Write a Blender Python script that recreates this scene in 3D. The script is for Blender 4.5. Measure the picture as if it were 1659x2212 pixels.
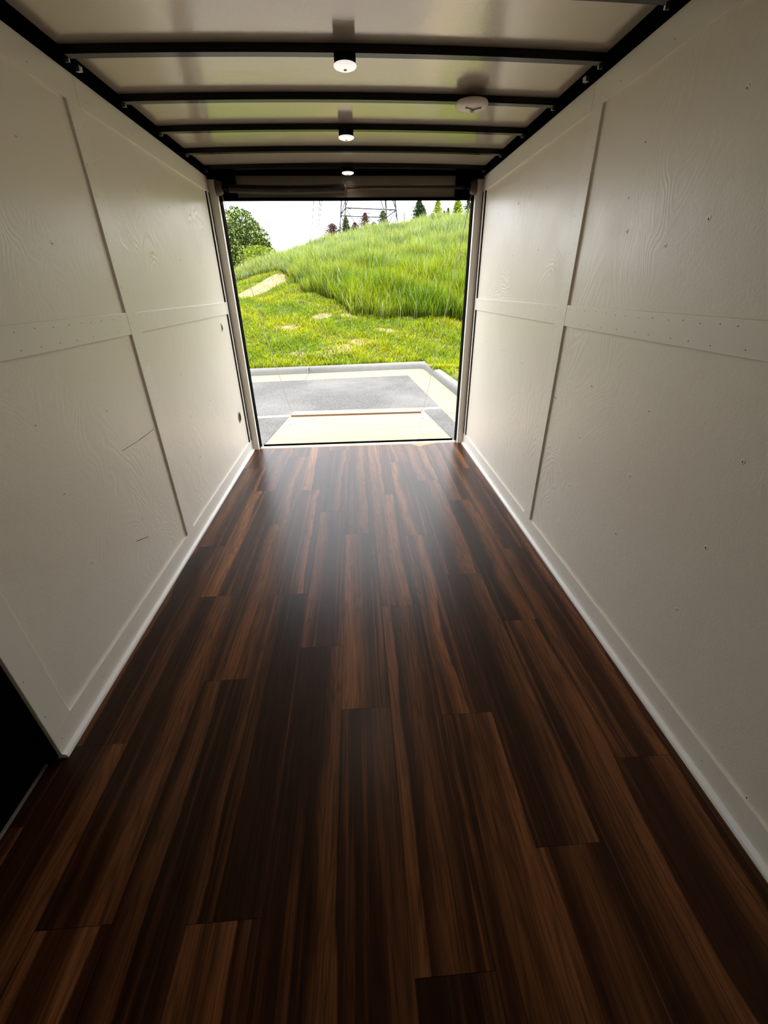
import bpy, bmesh, math, random
import numpy as np
from mathutils import Vector, Matrix

for o in list(bpy.data.objects): bpy.data.objects.remove(o)
scene = bpy.context.scene
COL = scene.collection

# ---------------------------------------------------------------- camera
cam_d = bpy.data.cameras.new('camera'); cam = bpy.data.objects.new('camera', cam_d); COL.objects.link(cam)
Rt = Vector((0.9977795, -0.0653778, -0.0127211)); Up = Vector((0.0422684, 0.4739511, 0.8795361)); Fw = Vector((0.0514730, 0.8781208, -0.4756621))
cam.matrix_world = Matrix(((Rt.x, Up.x, -Fw.x, 0.0048), (Rt.y, Up.y, -Fw.y, 0.0), (Rt.z, Up.z, -Fw.z, 1.3802), (0, 0, 0, 1)))
cam_d.sensor_fit = 'HORIZONTAL'; cam_d.sensor_width = 36; cam_d.lens = 36 * 895.74 / 1659
cam_d.clip_start = 0.02; cam_d.clip_end = 1500
scene.camera = cam

# ---------------------------------------------------------------- light and exposure
SKY = 3.6; SUN = 5.0; EXPO = 0.66; LAMP_W = 0.9
sc = scene.view_settings; sc.view_transform = 'Standard'; sc.look = 'None'; sc.gamma = 1; sc.exposure = EXPO; sc.use_curve_mapping = False
sun_d = bpy.data.lights.new('sun', 'SUN'); sun = bpy.data.objects.new('sun', sun_d); COL.objects.link(sun)
sun_d.energy = SUN; sun_d.angle = math.radians(0.6); sun_d.color = (1, .95, .86)
sun.rotation_euler = Vector((0.336, -0.05, 1.91)).to_track_quat('Z', 'Y').to_euler()

def NT(m):
    nt = m.node_tree; nt.nodes.clear(); return nt
class G:
    """tiny node-graph helper"""
    def __init__(s, nt): s.nt = nt
    def n(s, t, ins=None, **kw):
        nd = s.nt.nodes.new(t)
        for k, v in kw.items(): setattr(nd, k, v)
        for k, v in (ins or {}).items():
            sock = nd.inputs[k]
            if isinstance(v, bpy.types.NodeSocket): s.nt.links.new(v, sock)
            else: sock.default_value = v
        return nd
    def math(s, op, a, b=0.0, c=0.0, clamp=False):
        return s.n('ShaderNodeMath', {0: a, 1: b, 2: c}, operation=op, use_clamp=clamp).outputs[0]
    def ramp(s, f, stops, interp='LINEAR'):
        r = s.n('ShaderNodeValToRGB', {0: f}); cr = r.color_ramp; cr.interpolation = interp
        while len(cr.elements) < len(stops): cr.elements.new(0.5)
        for e, (p, c) in zip(cr.elements, stops):
            e.position = p; e.color = (c, c, c, 1) if isinstance(c, (int, float)) else (*c, 1)
        return r.outputs[0]
    def mix(s, f, a, b, t='MIX'):
        m = s.n('ShaderNodeMix', data_type='RGBA', blend_type=t)
        for i, v in ((0, f), (6, a), (7, b)):
            if isinstance(v, bpy.types.NodeSocket): s.nt.links.new(v, m.inputs[i])
            else: m.inputs[i].default_value = v if i == 0 else ((*v, 1) if len(v) == 3 else v)
        return m.outputs[2]
    def noise(s, vec, scale, detail=4, rough=.5, dist=0.0):
        return s.n('ShaderNodeTexNoise', {'Vector': vec, 'Scale': scale, 'Detail': detail, 'Roughness': rough, 'Distortion': dist}).outputs[0]
    def mapv(s, vec, sc=(1, 1, 1), loc=(0, 0, 0)):
        return s.n('ShaderNodeMapping', {'Vector': vec, 'Scale': sc, 'Location': loc}).outputs[0]

world = bpy.data.worlds.new('sky'); scene.world = world; world.use_nodes = True
g = G(world.node_tree); world.node_tree.nodes.clear()
tc = g.n('ShaderNodeTexCoord').outputs['Generated']
cl = g.noise(g.mapv(tc, (1, 1, 2.6), (3.1, 0.4, 0)), 5.5, 7, .62, .4)
sky_c = g.ramp(cl, [(.38, (.60, .66, .76)), (.50, (.86, .88, .92)), (.60, (1, 1, 1))])
bg = g.n('ShaderNodeBackground', {'Color': sky_c, 'Strength': SKY})
g.nt.links.new(bg.outputs[0], g.n('ShaderNodeOutputWorld').inputs[0])

# ---------------------------------------------------------------- materials
def new_mat(name):
    m = bpy.data.materials.new(name); m.use_nodes = True
    g = G(NT(m)); out = g.n('ShaderNodeOutputMaterial')
    return m, g, out
def simple(name, col, rough=.5, metal=0., spec=.5, bump=None, emit=None, var=None, coat=0):
    m, g, out = new_mat(name)
    b = g.n('ShaderNodeBsdfPrincipled', {'Base Color': (*col, 1), 'Roughness': rough, 'Metallic': metal, 'Specular IOR Level': spec, 'Coat Weight': coat, 'Coat Roughness': .08})
    ob = g.n('ShaderNodeTexCoord').outputs['Object']
    if var:
        f = g.noise(ob, var[0], 5, .6)
        c = g.mix(f, tuple(x * (1 - var[1]) for x in col), tuple(min(1, x * (1 + var[1])) for x in col))
        g.nt.links.new(c, b.inputs['Base Color'])
    if bump:
        h = g.noise(ob, bump[0], 4, .6)
        bn = g.n('ShaderNodeBump', {'Height': h, 'Strength': bump[1], 'Distance': bump[2]})
        g.nt.links.new(bn.outputs[0], b.inputs['Normal'])
    if emit:
        b.inputs['Emission Color'].default_value = (*emit[0], 1); b.inputs['Emission Strength'].default_value = emit[1]
    g.nt.links.new(b.outputs[0], out.inputs[0])
    return m

def mat_wall():
    m, g, out = new_mat('painted_plywood')
    ob = g.n('ShaderNodeTexCoord').outputs['Object']
    # plywood face grain: contour lines of a stretched noise field
    f1 = g.noise(g.mapv(ob, (1, 1.5, 1.0)), 1.6, 2, .5, .9)
    w = g.math('SINE', g.math('MULTIPLY', f1, 165.0))
    thin = g.n('ShaderNodeMapRange', {0: g.n('ShaderNodeSeparateXYZ', {0: ob}).outputs[1], 1: 1.2, 2: 2.4, 3: .12, 4: 1.0}).outputs[0]
    region = g.math('MULTIPLY', thin, g.ramp(g.noise(ob, 1.5, 2, .5), [(.42, 0.0), (.60, 1.0)]))
    w = g.math('MULTIPLY', w, region)
    roller = g.noise(ob, 130, 3, .6)
    blot = g.noise(ob, 9, 5, .65)
    h = g.math('ADD', g.math('MULTIPLY', w, .55), g.math('ADD', g.math('MULTIPLY', roller, .55), g.math('MULTIPLY', blot, 2.4)))
    bn = g.n('ShaderNodeBump', {'Height': h, 'Strength': .34, 'Distance': .0022})
    c = g.mix(g.noise(ob, 2.2, 4, .6), (.80, .745, .65), (.86, .815, .725))
    r = g.ramp(g.noise(ob, 5, 4, .6), [(.3, .32), (.7, .42)])
    b = g.n('ShaderNodeBsdfPrincipled', {'Base Color': c, 'Roughness': r, 'Specular IOR Level': .5, 'Normal': bn.outputs[0]})
    g.nt.links.new(b.outputs[0], out.inputs[0]); return m

def mat_floor():
    m, g, out = new_mat('acacia_plank_flooring')
    uv = g.n('ShaderNodeUVMap', uv_map='plank').outputs[0]       # u across the plank 0..1, v metres along
    rnd = g.n('ShaderNodeAttribute', attribute_name='rnd').outputs['Color']
    s3 = g.n('ShaderNodeSeparateColor', {0: rnd}); r1, r2, r3 = s3.outputs
    s = g.n('ShaderNodeSeparateXYZ', {0: uv}); u, v = s.outputs[0], s.outputs[1]
    off = g.math('MULTIPLY', r1, 37.0); off2 = g.math('MULTIPLY', r2, 53.0)
    um = g.math('MULTIPLY', u, .1845)
    def vec(su, sv):
        return g.n('ShaderNodeCombineXYZ', {0: g.math('MULTIPLY', um, su), 1: g.math('ADD', g.math('MULTIPLY', v, sv), off2), 2: off}).outputs[0]
    # wavering edge of the pale sapwood band
    wob = g.noise(vec(0.01, 1.0), 1.0, 2, .5)
    wob2 = g.noise(vec(5, 9), 1.0, 3, .6)
    pos = g.math('ADD', u, g.math('ADD', g.math('MULTIPLY', g.math('SUBTRACT', wob, .5), .8), g.math('MULTIPLY', g.math('SUBTRACT', wob2, .5), .06)))
    c0 = g.math('SUBTRACT', g.math('MULTIPLY', r3, 1.35), .15)
    dist = g.math('SUBTRACT', pos, c0)
    hw = g.math('ADD', .015, g.math('MULTIPLY', r2, .12))
    fall = g.n('ShaderNodeMapRange', {0: dist, 1: g.math('SUBTRACT', hw, .02), 2: g.math('ADD', hw, .02), 3: 1.0, 4: 0.0}, interpolation_type='SMOOTHSTEP').outputs[0]
    rise = g.n('ShaderNodeMapRange', {0: dist, 1: g.math('SUBTRACT', g.math('MULTIPLY', hw, -1.0), .22), 2: g.math('ADD', g.math('MULTIPLY', hw, -1.0), .05), 3: 0.0, 4: 1.0}, interpolation_type='SMOOTHSTEP').outputs[0]
    band = g.math('MULTIPLY', rise, fall)
    # second softer band
    c1 = g.math('SUBTRACT', 1.15, g.math('MULTIPLY', r1, 1.3))
    band2 = g.n('ShaderNodeMapRange', {0: g.math('ABSOLUTE', g.math('SUBTRACT', pos, c1)), 1: .02, 2: .34, 3: .62, 4: 0.0}, interpolation_type='SMOOTHSTEP').outputs[0]
    stk = g.ramp(g.noise(vec(34, .45), 1.0, 3, .6, .1), [(.54, 0.0), (.66, .6)])
    band = g.math('MAXIMUM', g.math('MAXIMUM', band, band2), stk)
    tone = g.noise(vec(14, 1.1), 1.0, 4, .6, .3)
    fine = g.noise(vec(150, 3.2), 1.0, 5, .65, .2)
    fine2 = g.noise(vec(420, 9), 1.0, 3, .6)
    cath = g.noise(vec(12, .95), 1.0, 2, .5, .15)
    rings = g.math('MULTIPLY', g.math('ADD', g.math('SINE', g.math('MULTIPLY', cath, 80.0)), 1.0), .5)
    rings = g.math('POWER', rings, 3.0)
    dark = g.mix(tone, (.013, .0034, .0014), (.080, .027, .011))
    light = g.mix(tone, (.16, .056, .019), (.30, .118, .043))
    c = g.mix(band, dark, light)
    grain = g.math('ADD', g.math('MULTIPLY', fine, .9), g.math('MULTIPLY', fine2, .35))
    c = g.mix(g.ramp(grain, [(.45, 1.0), (.68, 0.0)]), c, g.mix(.62, c, (.008, .003, .002)))
    c = g.mix(g.math('MULTIPLY', rings, .34), c, (.012, .005, .003))
    # joint line at the plank edges
    ed = g.math('MULTIPLY', g.math('MINIMUM', u, g.math('SUBTRACT', 1.0, u)), .1845)
    gap = g.ramp(g.math('MULTIPLY', ed, 100), [(.0, 1.0), (.10, 0.0)])
    c = g.mix(g.math('MULTIPLY', gap, .75), c, (.005, .002, .001))
    bright = g.math('ADD', .64, g.math('MULTIPLY', r1, .65))
    c = g.mix(1.0, c, g.n('ShaderNodeCombineColor', {0: bright, 1: bright, 2: bright}).outputs[0], 'MULTIPLY')
    # dark curved scuff marks in front of the doorway
    P = g.n('ShaderNodeTexCoord').outputs['Object']; sp = g.n('ShaderNodeSeparateXYZ', {0: P})
    def scuff(cx, cy, rad, wd, x0, x1, y0, y1):
        d = g.n('ShaderNodeVectorMath', {0: P, 1: (cx, cy, 0)}, operation='DISTANCE').outputs['Value']
        k = g.n('ShaderNodeMapRange', {0: g.math('ABSOLUTE', g.math('SUBTRACT', d, rad)), 1: 0.0, 2: wd, 3: .8, 4: 0.0}).outputs[0]
        for a, lo_, hi in ((sp.outputs[0], x0, x1), (sp.outputs[1], y0, y1)):
            k = g.math('MULTIPLY', k, g.n('ShaderNodeMapRange', {0: g.math('ABSOLUTE', g.math('SUBTRACT', a, (lo_ + hi) / 2)), 1: (hi - lo_) * .3, 2: (hi - lo_) * .5, 3: 1.0, 4: 0.0}).outputs[0])
        return g.math('MULTIPLY', k, g.ramp(g.noise(P, 60, 3, .7), [(.35, 0.0), (.6, 1.0)]))
    sc_ = g.math('MAXIMUM', scuff(.12, 2.56, .28, .010, -.14, .03, 2.26, 2.46), g.math('MAXIMUM', scuff(.16, 2.58, .31, .006, -.13, .08, 2.24, 2.42), scuff(.40, 2.9, .35, .008, .30, .48, 2.48, 2.60)))
    c = g.mix(sc_, c, (.004, .003, .003))
    hgt = g.math('SUBTRACT', g.math('MULTIPLY', grain, .5), gap)
    bn = g.n('ShaderNodeBump', {'Height': hgt, 'Strength': .35, 'Distance': .0008})
    ro = g.math('ADD', .27, g.math('MULTIPLY', fine, .10))
    b = g.n('ShaderNodeBsdfPrincipled', {'Base Color': c, 'Roughness': ro, 'Specular IOR Level': .20, 'Normal': bn.outputs[0]})
    g.nt.links.new(b.outputs[0], out.inputs[0]); return m

def mat_asphalt():
    m, g, out = new_mat('worn_asphalt')
    ob = g.n('ShaderNodeTexCoord').outputs['Object']
    sp = g.noise(ob, 95, 3, .8)
    big = g.noise(ob, .8, 5, .65)
    c = g.mix(g.ramp(sp, [(.36, 0.0), (.66, 1.0)]), (.012, .012, .012), (.135, .132, .127))
    c = g.mix(g.ramp(big, [(.40, .0), (.65, .4)]), c, (.16, .156, .15))
    bn = g.n('ShaderNodeBump', {'Height': sp, 'Strength': .6, 'Distance': .006})
    b = g.n('ShaderNodeBsdfPrincipled', {'Base Color': c, 'Roughness': .9, 'Normal': bn.outputs[0], 'Specular IOR Level': .2})
    g.nt.links.new(b.outputs[0], out.inputs[0]); return m

def mat_soil():
    m, g, out = new_mat('grassy_soil')
    ob = g.n('ShaderNodeTexCoord').outputs['Object']
    bare = g.n('ShaderNodeAttribute', attribute_name='bare').outputs['Fac']
    n1 = g.noise(ob, 24, 6, .7); n2 = g.noise(ob, 2.5, 4, .6)
    green = g.mix(n1, (.018, .035, .004), (.075, .105, .012))
    tan = g.mix(n1, (.12, .078, .04), (.36, .27, .175))
    c = g.mix(bare, g.mix(g.ramp(n2, [(.5, 0.0), (.7, .5)]), green, tan), tan)
    bn = g.n('ShaderNodeBump', {'Height': n1, 'Strength': .8, 'Distance': .04})
    b = g.n('ShaderNodeBsdfPrincipled', {'Base Color': c, 'Roughness': .95, 'Normal': bn.outputs[0], 'Specular IOR Level': .1})
    g.nt.links.new(b.outputs[0], out.inputs[0]); return m

def mat_leaf(name, trans=.45):
    m, g, out = new_mat(name)
    c = g.n('ShaderNodeAttribute', attribute_name='tint').outputs['Color']
    d = g.n('ShaderNodeBsdfPrincipled', {'Base Color': c, 'Roughness': .6, 'Specular IOR Level': .08})
    t = g.n('ShaderNodeBsdfTranslucent', {'Color': c})
    mx = g.n('ShaderNodeMixShader', {0: trans, 1: d.outputs[0], 2: t.outputs[0]})
    g.nt.links.new(mx.outputs[0], out.inputs[0]); return m

def mat_ply():
    m, g, out = new_mat('raw_pine_plywood')
    ob = g.n('ShaderNodeTexCoord').outputs['Object']
    f = g.noise(g.mapv(ob, (1.1, 9, 9)), 2.2, 5, .6, .8)
    f2 = g.noise(g.mapv(ob, (2, 40, 40)), 3, 4, .6, .3)
    c = g.ramp(f, [(.3, (.17, .125, .06)), (.5, (.205, .172, .108)), (.7, (.235, .208, .148))])
    c = g.mix(g.ramp(f2, [(.35, .35), (.6, 0.0)]), c, (.20, .12, .045))
    b = g.n('ShaderNodeBsdfPrincipled', {'Base Color': c, 'Roughness': .7})
    g.nt.links.new(b.outputs[0], out.inputs[0]); return m

def mat_ceiling():
    m, g, out = new_mat('glossy_ceiling_laminate')
    ob = g.n('ShaderNodeTexCoord').outputs['Object']
    h = g.math('ADD', g.noise(ob, 75, 3, .6), g.math('MULTIPLY', g.noise(ob, 6, 3, .5), 3.0))
    bn = g.n('ShaderNodeBump', {'Height': h, 'Strength': .22, 'Distance': .0012})
    b = g.n('ShaderNodeBsdfPrincipled', {'Base Color': (.60, .52, .42, 1), 'Roughness': .17, 'Metallic': .45, 'Specular IOR Level': 1.0, 'Normal': bn.outputs[0]})
    g.nt.links.new(b.outputs[0], out.inputs[0]); return m

M = dict(
    wall=mat_wall(), floor=mat_floor(), asphalt=mat_asphalt(), soil=mat_soil(), ply=mat_ply(), ceiling=mat_ceiling(),
    trim=simple('white_trim_paint', (.85, .81, .73), .35, bump=(90, .25, .001), var=(3, .04)),
    quarter=simple('bright_white_caulked_bead', (.93, .93, .92), .35, bump=(40, .2, .001)),
    nail=simple('nail_hole', (.10, .085, .07), .8), dimple=simple('screw_dimple_paint', (.36, .33, .29), .6),
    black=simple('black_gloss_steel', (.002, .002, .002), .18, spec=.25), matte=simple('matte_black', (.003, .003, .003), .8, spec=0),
    rail=simple('black_rail_steel', (.002, .002, .002), .6, spec=0),
    header=simple('grey_brown_header_steel', (.25, .21, .165), .26, metal=.4, spec=.5, var=(3, .25)),
    lens=simple('lit_lens', (.85, .85, .82), .3, emit=((1, .97, .90), .5)), lens_in=simple('lens_centre', (.35, .35, .34), .4),
    vent=simple('cream_plastic', (.80, .72, .64), .35), steel=simple('galvanised_steel', (.55, .53, .50), .35, metal=.9, var=(60, .3)),
    spring=simple('oiled_spring_steel', (.030, .021, .014), .5, metal=.3), copper=simple('brown_drum_metal', (.085, .055, .035), .4, metal=.5),
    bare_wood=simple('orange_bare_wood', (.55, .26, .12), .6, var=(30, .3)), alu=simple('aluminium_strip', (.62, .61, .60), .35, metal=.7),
    concrete=simple('tan_gutter_concrete', (.165, .137, .092), .9, bump=(60, .5, .004), var=(7, .14)),  # tan base colour of the gutter concrete
    curb=simple('grey_curb_concrete', (.13, .128, .12), .9, bump=(60, .6, .006), var=(12, .2)),
    paint=simple('white_line_paint', (.32, .32, .31), .7, var=(30, .25)), joint=simple('concrete_joint', (.06, .055, .05), .9),
    socket=simple('dark_socket_interior', (.02, .018, .015), .5), leaf=mat_leaf('leaf'), blade=mat_leaf('grass_blade', .38),
    bark=simple('bark', (.085, .065, .05), .9, bump=(12, .8, .03)), tower=simple('weathered_tower_steel', (.045, .045, .05), .6, metal=.3),
    wire=simple('overhead_wire', (.05, .05, .06), .8), cable=simple('thin_steel_cable', (.45, .42, .36), .4, metal=.6), edge=simple('plywood_edge', (.14, .075, .035), .8, var=(40, .3)),
    skin=simple('outer_skin', (.01, .01, .01), .8, spec=0),
)

# ---------------------------------------------------------------- mesh helpers
def bm_box(bm, x0, x1, y0, y1, z0, z1, mi=0):
    vs = [bm.verts.new((x, y, z)) for x in (x0, x1) for y in (y0, y1) for z in (z0, z1)]
    for f in ((0, 1, 3, 2), (4, 6, 7, 5), (0, 4, 5, 1), (2, 3, 7, 6), (0, 2, 6, 4), (1, 5, 7, 3)):
        fc = bm.faces.new([vs[i] for i in f]); fc.material_index = mi
def bm_tube(bm, a, b, r, n=10, r2=None, mi=0, smooth=True):
    a, b = Vector(a), Vector(b); d = (b - a).normalized(); r2 = r if r2 is None else r2
    u = d.orthogonal().normalized(); w = d.cross(u)
    A = [bm.verts.new(a + (u * math.cos(t) + w * math.sin(t)) * r) for t in [2 * math.pi * i / n for i in range(n)]]
    B = [bm.verts.new(b + (u * math.cos(t) + w * math.sin(t)) * r2) for t in [2 * math.pi * i / n for i in range(n)]]
    for i in range(n):
        f = bm.faces.new((A[i], A[(i + 1) % n], B[(i + 1) % n], B[i])); f.smooth = smooth; f.material_index = mi
    bm.faces.new(A[::-1]).material_index = mi; bm.faces.new(B).material_index = mi
def bm_path(bm, pts, r, n=8, mi=0):
    pts = [Vector(p) for p in pts]; rings = []
    for i, p in enumerate(pts):
        d = (pts[min(i + 1, len(pts) - 1)] - pts[max(i - 1, 0)]).normalized()
        u = d.cross(Vector((0.13, 0.21, 1))).normalized(); w = d.cross(u)
        rr = r[i] if isinstance(r, (list, tuple)) else r
        rings.append([bm.verts.new(p + (u * math.cos(2 * math.pi * k / n) + w * math.sin(2 * math.pi * k / n)) * rr) for k in range(n)])
    for A, B in zip(rings, rings[1:]):
        for k in range(n):
            f = bm.faces.new((A[k], A[(k + 1) % n], B[(k + 1) % n], B[k])); f.smooth = True; f.material_index = mi
    bm.faces.new(rings[0][::-1]); bm.faces.new(rings[-1])
def bm_lathe(bm, c, prof, n=40, axis='z', mi=0):
    """prof: list of (radius, offset along axis); closed with caps where radius is 0"""
    c = Vector(c); rings = []
    def P(r, h, t):
        a, b = r * math.cos(t), r * math.sin(t)
        return c + (Vector((a, b, h)) if axis == 'z' else Vector((h, a, b)))
    for r, h in prof:
        if r <= 1e-6: rings.append([bm.verts.new(P(0, h, 0))])
        else: rings.append([bm.verts.new(P(r, h, 2 * math.pi * k / n)) for k in range(n)])
    for A, B in zip(rings, rings[1:]):
        for k in range(n):
            k2 = (k + 1) % n
            if len(A) == 1 and len(B) == 1: continue
            if len(A) == 1: f = bm.faces.new((A[0], B[k], B[k2]))
            elif len(B) == 1: f = bm.faces.new((A[k], A[k2], B[0]))
            else: f = bm.faces.new((A[k], A[k2], B[k2], B[k]))
            f.smooth = True; f.material_index = mi
def obj(name, bm, mats, parent=None, bevel=0.0):
    me = bpy.data.meshes.new(name)
    bmesh.ops.recalc_face_normals(bm, faces=bm.faces); bm.to_mesh(me); bm.free()
    o = bpy.data.objects.new(name, me); COL.objects.link(o)
    for m in (mats if isinstance(mats, (list, tuple)) else [mats]): me.materials.append(M[m])
    if parent is not None:
        o.parent = parent
        pl = Vector(parent.location)
        if parent.parent is not None: pl = pl + Vector(parent.parent.location)
        me.transform(Matrix.Translation(-pl))
    if bevel:
        b = o.modifiers.new('bevel', 'BEVEL'); b.width = bevel; b.segments = 2; b.limit_method = 'ANGLE'
    return o
def box(name, dims, mat, parent=None, bevel=0.0):
    bm = bmesh.new(); bm_box(bm, *dims); return obj(name, bm, mat, parent, bevel)
def struct(o, label=None):
    o['kind'] = 'structure'
    if label: o['label'] = label
    return o
def tag(o, label, cat, group=None, kind=None):
    o['label'] = label; o['category'] = cat
    if group: o['group'] = group
    if kind: o['kind'] = kind
    return o
def empty(name, loc, label, cat, group=None):
    o = bpy.data.objects.new(name, None); COL.objects.link(o); o.location = loc; o.empty_display_size = .1
    return tag(o, label, cat, group)
def fast_mesh(name, V, F, mats, parent=None, tint=None, smooth=False):
    """V (n,3), F list of int arrays of equal width"""
    me = bpy.data.meshes.new(name)
    V = np.asarray(V, np.float32)
    if parent is not None and parent.type == 'EMPTY': V = V - np.array(parent.location, np.float32)
    me.vertices.add(len(V)); me.vertices.foreach_set('co', V.ravel())
    loops = np.concatenate([f.ravel() for f in F]); tot = np.concatenate([np.full(len(f), f.shape[1], np.int32) for f in F])
    me.loops.add(len(loops)); me.loops.foreach_set('vertex_index', loops.astype(np.int32))
    me.polygons.add(len(tot)); me.polygons.foreach_set('loop_start', np.concatenate([[0], np.cumsum(tot)[:-1]]).astype(np.int32)); me.polygons.foreach_set('loop_total', tot)
    if tint is not None:
        a = me.color_attributes.new('tint', 'FLOAT_COLOR', 'POINT')
        a.data.foreach_set('color', np.concatenate([tint, np.ones((len(tint), 1))], 1).astype(np.float32).ravel())
    me.update(calc_edges=True); me.validate()
    if smooth: me.polygons.foreach_set('use_smooth', np.ones(len(tot), bool))
    for m in (mats if isinstance(mats, (list, tuple)) else [mats]): me.materials.append(M[m])
    o = bpy.data.objects.new(name, me); COL.objects.link(o)
    if parent is not None: o.parent = parent
    return o

# =============================================================== THE TRAILER SHELL
YF = -0.95          # front wall
YE = 3.93           # where the side walls end
PW = 1.045          # plywood plane
TF = 1.035          # trim face
rng = random.Random(5)

# floor: every plank its own quad with its own random numbers
X0 = -1.028; PWID = .1845
joints = [.944, 1.718, 1.187, .449, 1.335, 1.018, 1.575, .9685, .545, 1.429, .769, 1.2]
bm = bmesh.new(); uvl = bm.loops.layers.uv.new('plank'); rl = bm.loops.layers.float_color.new('rnd')
def plank(xa, xb, ya, yb, rn):
    vs = [bm.verts.new(c) for c in ((xa, ya, 0), (xb, ya, 0), (xb, yb, 0), (xa, yb, 0))]
    f = bm.faces.new(vs)
    for lp, (u, v) in zip(f.loops, ((0, ya), (1, ya), (1, yb), (0, yb))):
        lp[uvl].uv = (u, v); lp[rl] = (*rn, 1)
for k in range(-1, 12):
    xa = X0 + k * PWID; xb = xa + PWID
    j = joints[k] if 0 <= k < 12 else .7
    while j > YF: j -= 1.255
    ya = YF
    while ya < 3.958:
        yb = min(j + 1.255 if j + 1.255 > ya + .01 else j + 2.51, 3.958); j = yb
        lo, hi = max(ya, YF), yb
        rn = (rng.random(), rng.random(), rng.random())
        if k == -1: plank(max(xa, -1.085), xb, lo, hi, rn)
        elif k == 11: plank(xa, 1.045, lo, hi, rn)
        else: plank(xa, xb, lo, hi - .0008, rn)
        ya = yb
nf = len(bm.faces)
bm_box(bm, -1.085, 1.06, YF - .04, 3.958, -.06, -.0015, 1)
floor = struct(obj('floor', bm, ['floor', 'matte']))
floor['label'] = 'dark acacia plank floor running to the open rear doorway'

# walls
def side_wall(name, s, segs, marks):
    bm = bmesh.new()
    for (y0, y1, z0, z1) in segs:
        xa, xb = sorted((s * PW, s * (PW + .045)))
        bm_box(bm, xa, xb, y0, y1, z0, z1, 0)
    for (y, z) in marks:                 # painted-over screw heads: shallow rim with a dark centre
        c = (s * PW, y, z); q = -s
        j = rng.uniform(.8, 1.2)
        bm_lathe(bm, c, [(.0085 * j, 0), (.0065 * j, q * .0012), (.0045 * j, q * .0004), (.0, q * .0003)], 12, 'x', 2)
        bm_lathe(bm, (c[0] + q * .0005, y + .001, z - .001), [(.0028 * j, 0), (0, q * .0004)], 8, 'x', 1)
    for a, b, rr in (((1.812, .760), (1.974, .755), .0011), ((1.974, .755), (2.146, .758), .0013), ((1.697, .363), (1.80, .324), .0016)) if s < 0 else (((2.135, .857), (2.17, .860), .0014),):
        bm_tube(bm, (s * PW, a[0], a[1]), (s * PW, b[0], b[1]), rr, 6, mi=1)
    return struct(obj(name, bm, ['wall', 'nail', 'trim']))
Lm = [(1.804, 1.533), (1.392, 1.001), (1.799, .943), (2.63, 1.538), (3.046, 1.544), (3.423, 1.553), (3.41, 1.82), (2.647, .942), (2.654, .685), (3.051, .69), (3.05, .95), (1.39, .754), (1.799, .424), (1.387, .462), (1.39, 1.53), (1.8, 1.82), (2.64, 1.82), (3.05, 1.81), (2.65, .42)]
Rm = [(1.4, 1.545), (1.814, 1.555), (1.565, 1.491), (1.825, .984), (1.415, .979), (1.832, .743), (.993, .951), (1.415, .726), (1.83, .497), (1.399, .476), (.994, .67), (1.855, 1.664), (3.096, 1.829), (3.496, 1.831), (2.669, 1.557), (3.091, 1.552), (2.672, .954), (3.085, .98), (3.489, .996), (3.083, .729), (2.667, 1.835), (1.823, 1.817), (1.401, 1.824), (1.003, .417), (.573, .111)]
side_wall('wall_left', -1, [(.905, 3.857, 0, 2.165), (YF, .06, 0, 2.165), (.06, .905, 1.95, 2.165)], Lm)
side_wall('wall_right', 1, [(YF, 3.857, 0, 2.165)], Rm)
struct(box('wall_front', (-1.09, 1.09, YF - .05, YF, -.06, 2.2), 'wall'))

# ceiling: shallow arch of glossy laminate
def zc(x): return 2.161 + .014 * (1 - (x / 1.02) ** 2)
bm = bmesh.new(); N = 24
xs = [-1.06 + 2.12 * i / N for i in range(N + 1)]
lo = [[bm.verts.new((x, y, zc(x) + dz)) for x in xs] for y, dz in ((YF - .02, 0), (4.03, 0), (4.03, .03), (YF - .02, .03))]
for a in range(4):
    A, B = lo[a], lo[(a + 1) % 4]
    for i in range(N): bm.faces.new((A[i], A[i + 1], B[i + 1], B[i]))
for i in (0, N): bm.faces.new([lo[a][i] for a in range(4)])
struct(obj('ceiling', bm, 'ceiling'))

# trim boards (each with its rows of nail heads)
trim_no = [0]
def board(s, y0, y1, z0, z1, nails=(), face=TF, name=None, mat='trim'):
    trim_no[0] += 1
    bm = bmesh.new(); xa, xb = sorted((s * face, s * (PW + (.02 if y0 > 3.8 else .002)))); bm_box(bm, xa, xb, y0, y1, z0, z1)
    for (y, z) in nails:
        bm_lathe(bm, (s * face, y, z), [(.0022, 0), (.0, -s * .0004)], 6, 'x', 1)
    return struct(obj(name or 'trim_%d' % trim_no[0], bm, [mat, 'nail'], bevel=.0015))
def row(y0, y1, z, step=.075):
    out = []; y = y0 + .03
    while y < y1 - .02:
        out.append((y + rng.uniform(-.008, .008), z + rng.uniform(-.003, .003))); y += step * rng.uniform(.8, 1.25)
    return out
def col(y, z0, z1, step=.11): return [(b, a) for a, b in row(z0, z1, y, step)]
ZB = .105; ZT = 2.02; ZR = 2.114
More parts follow.
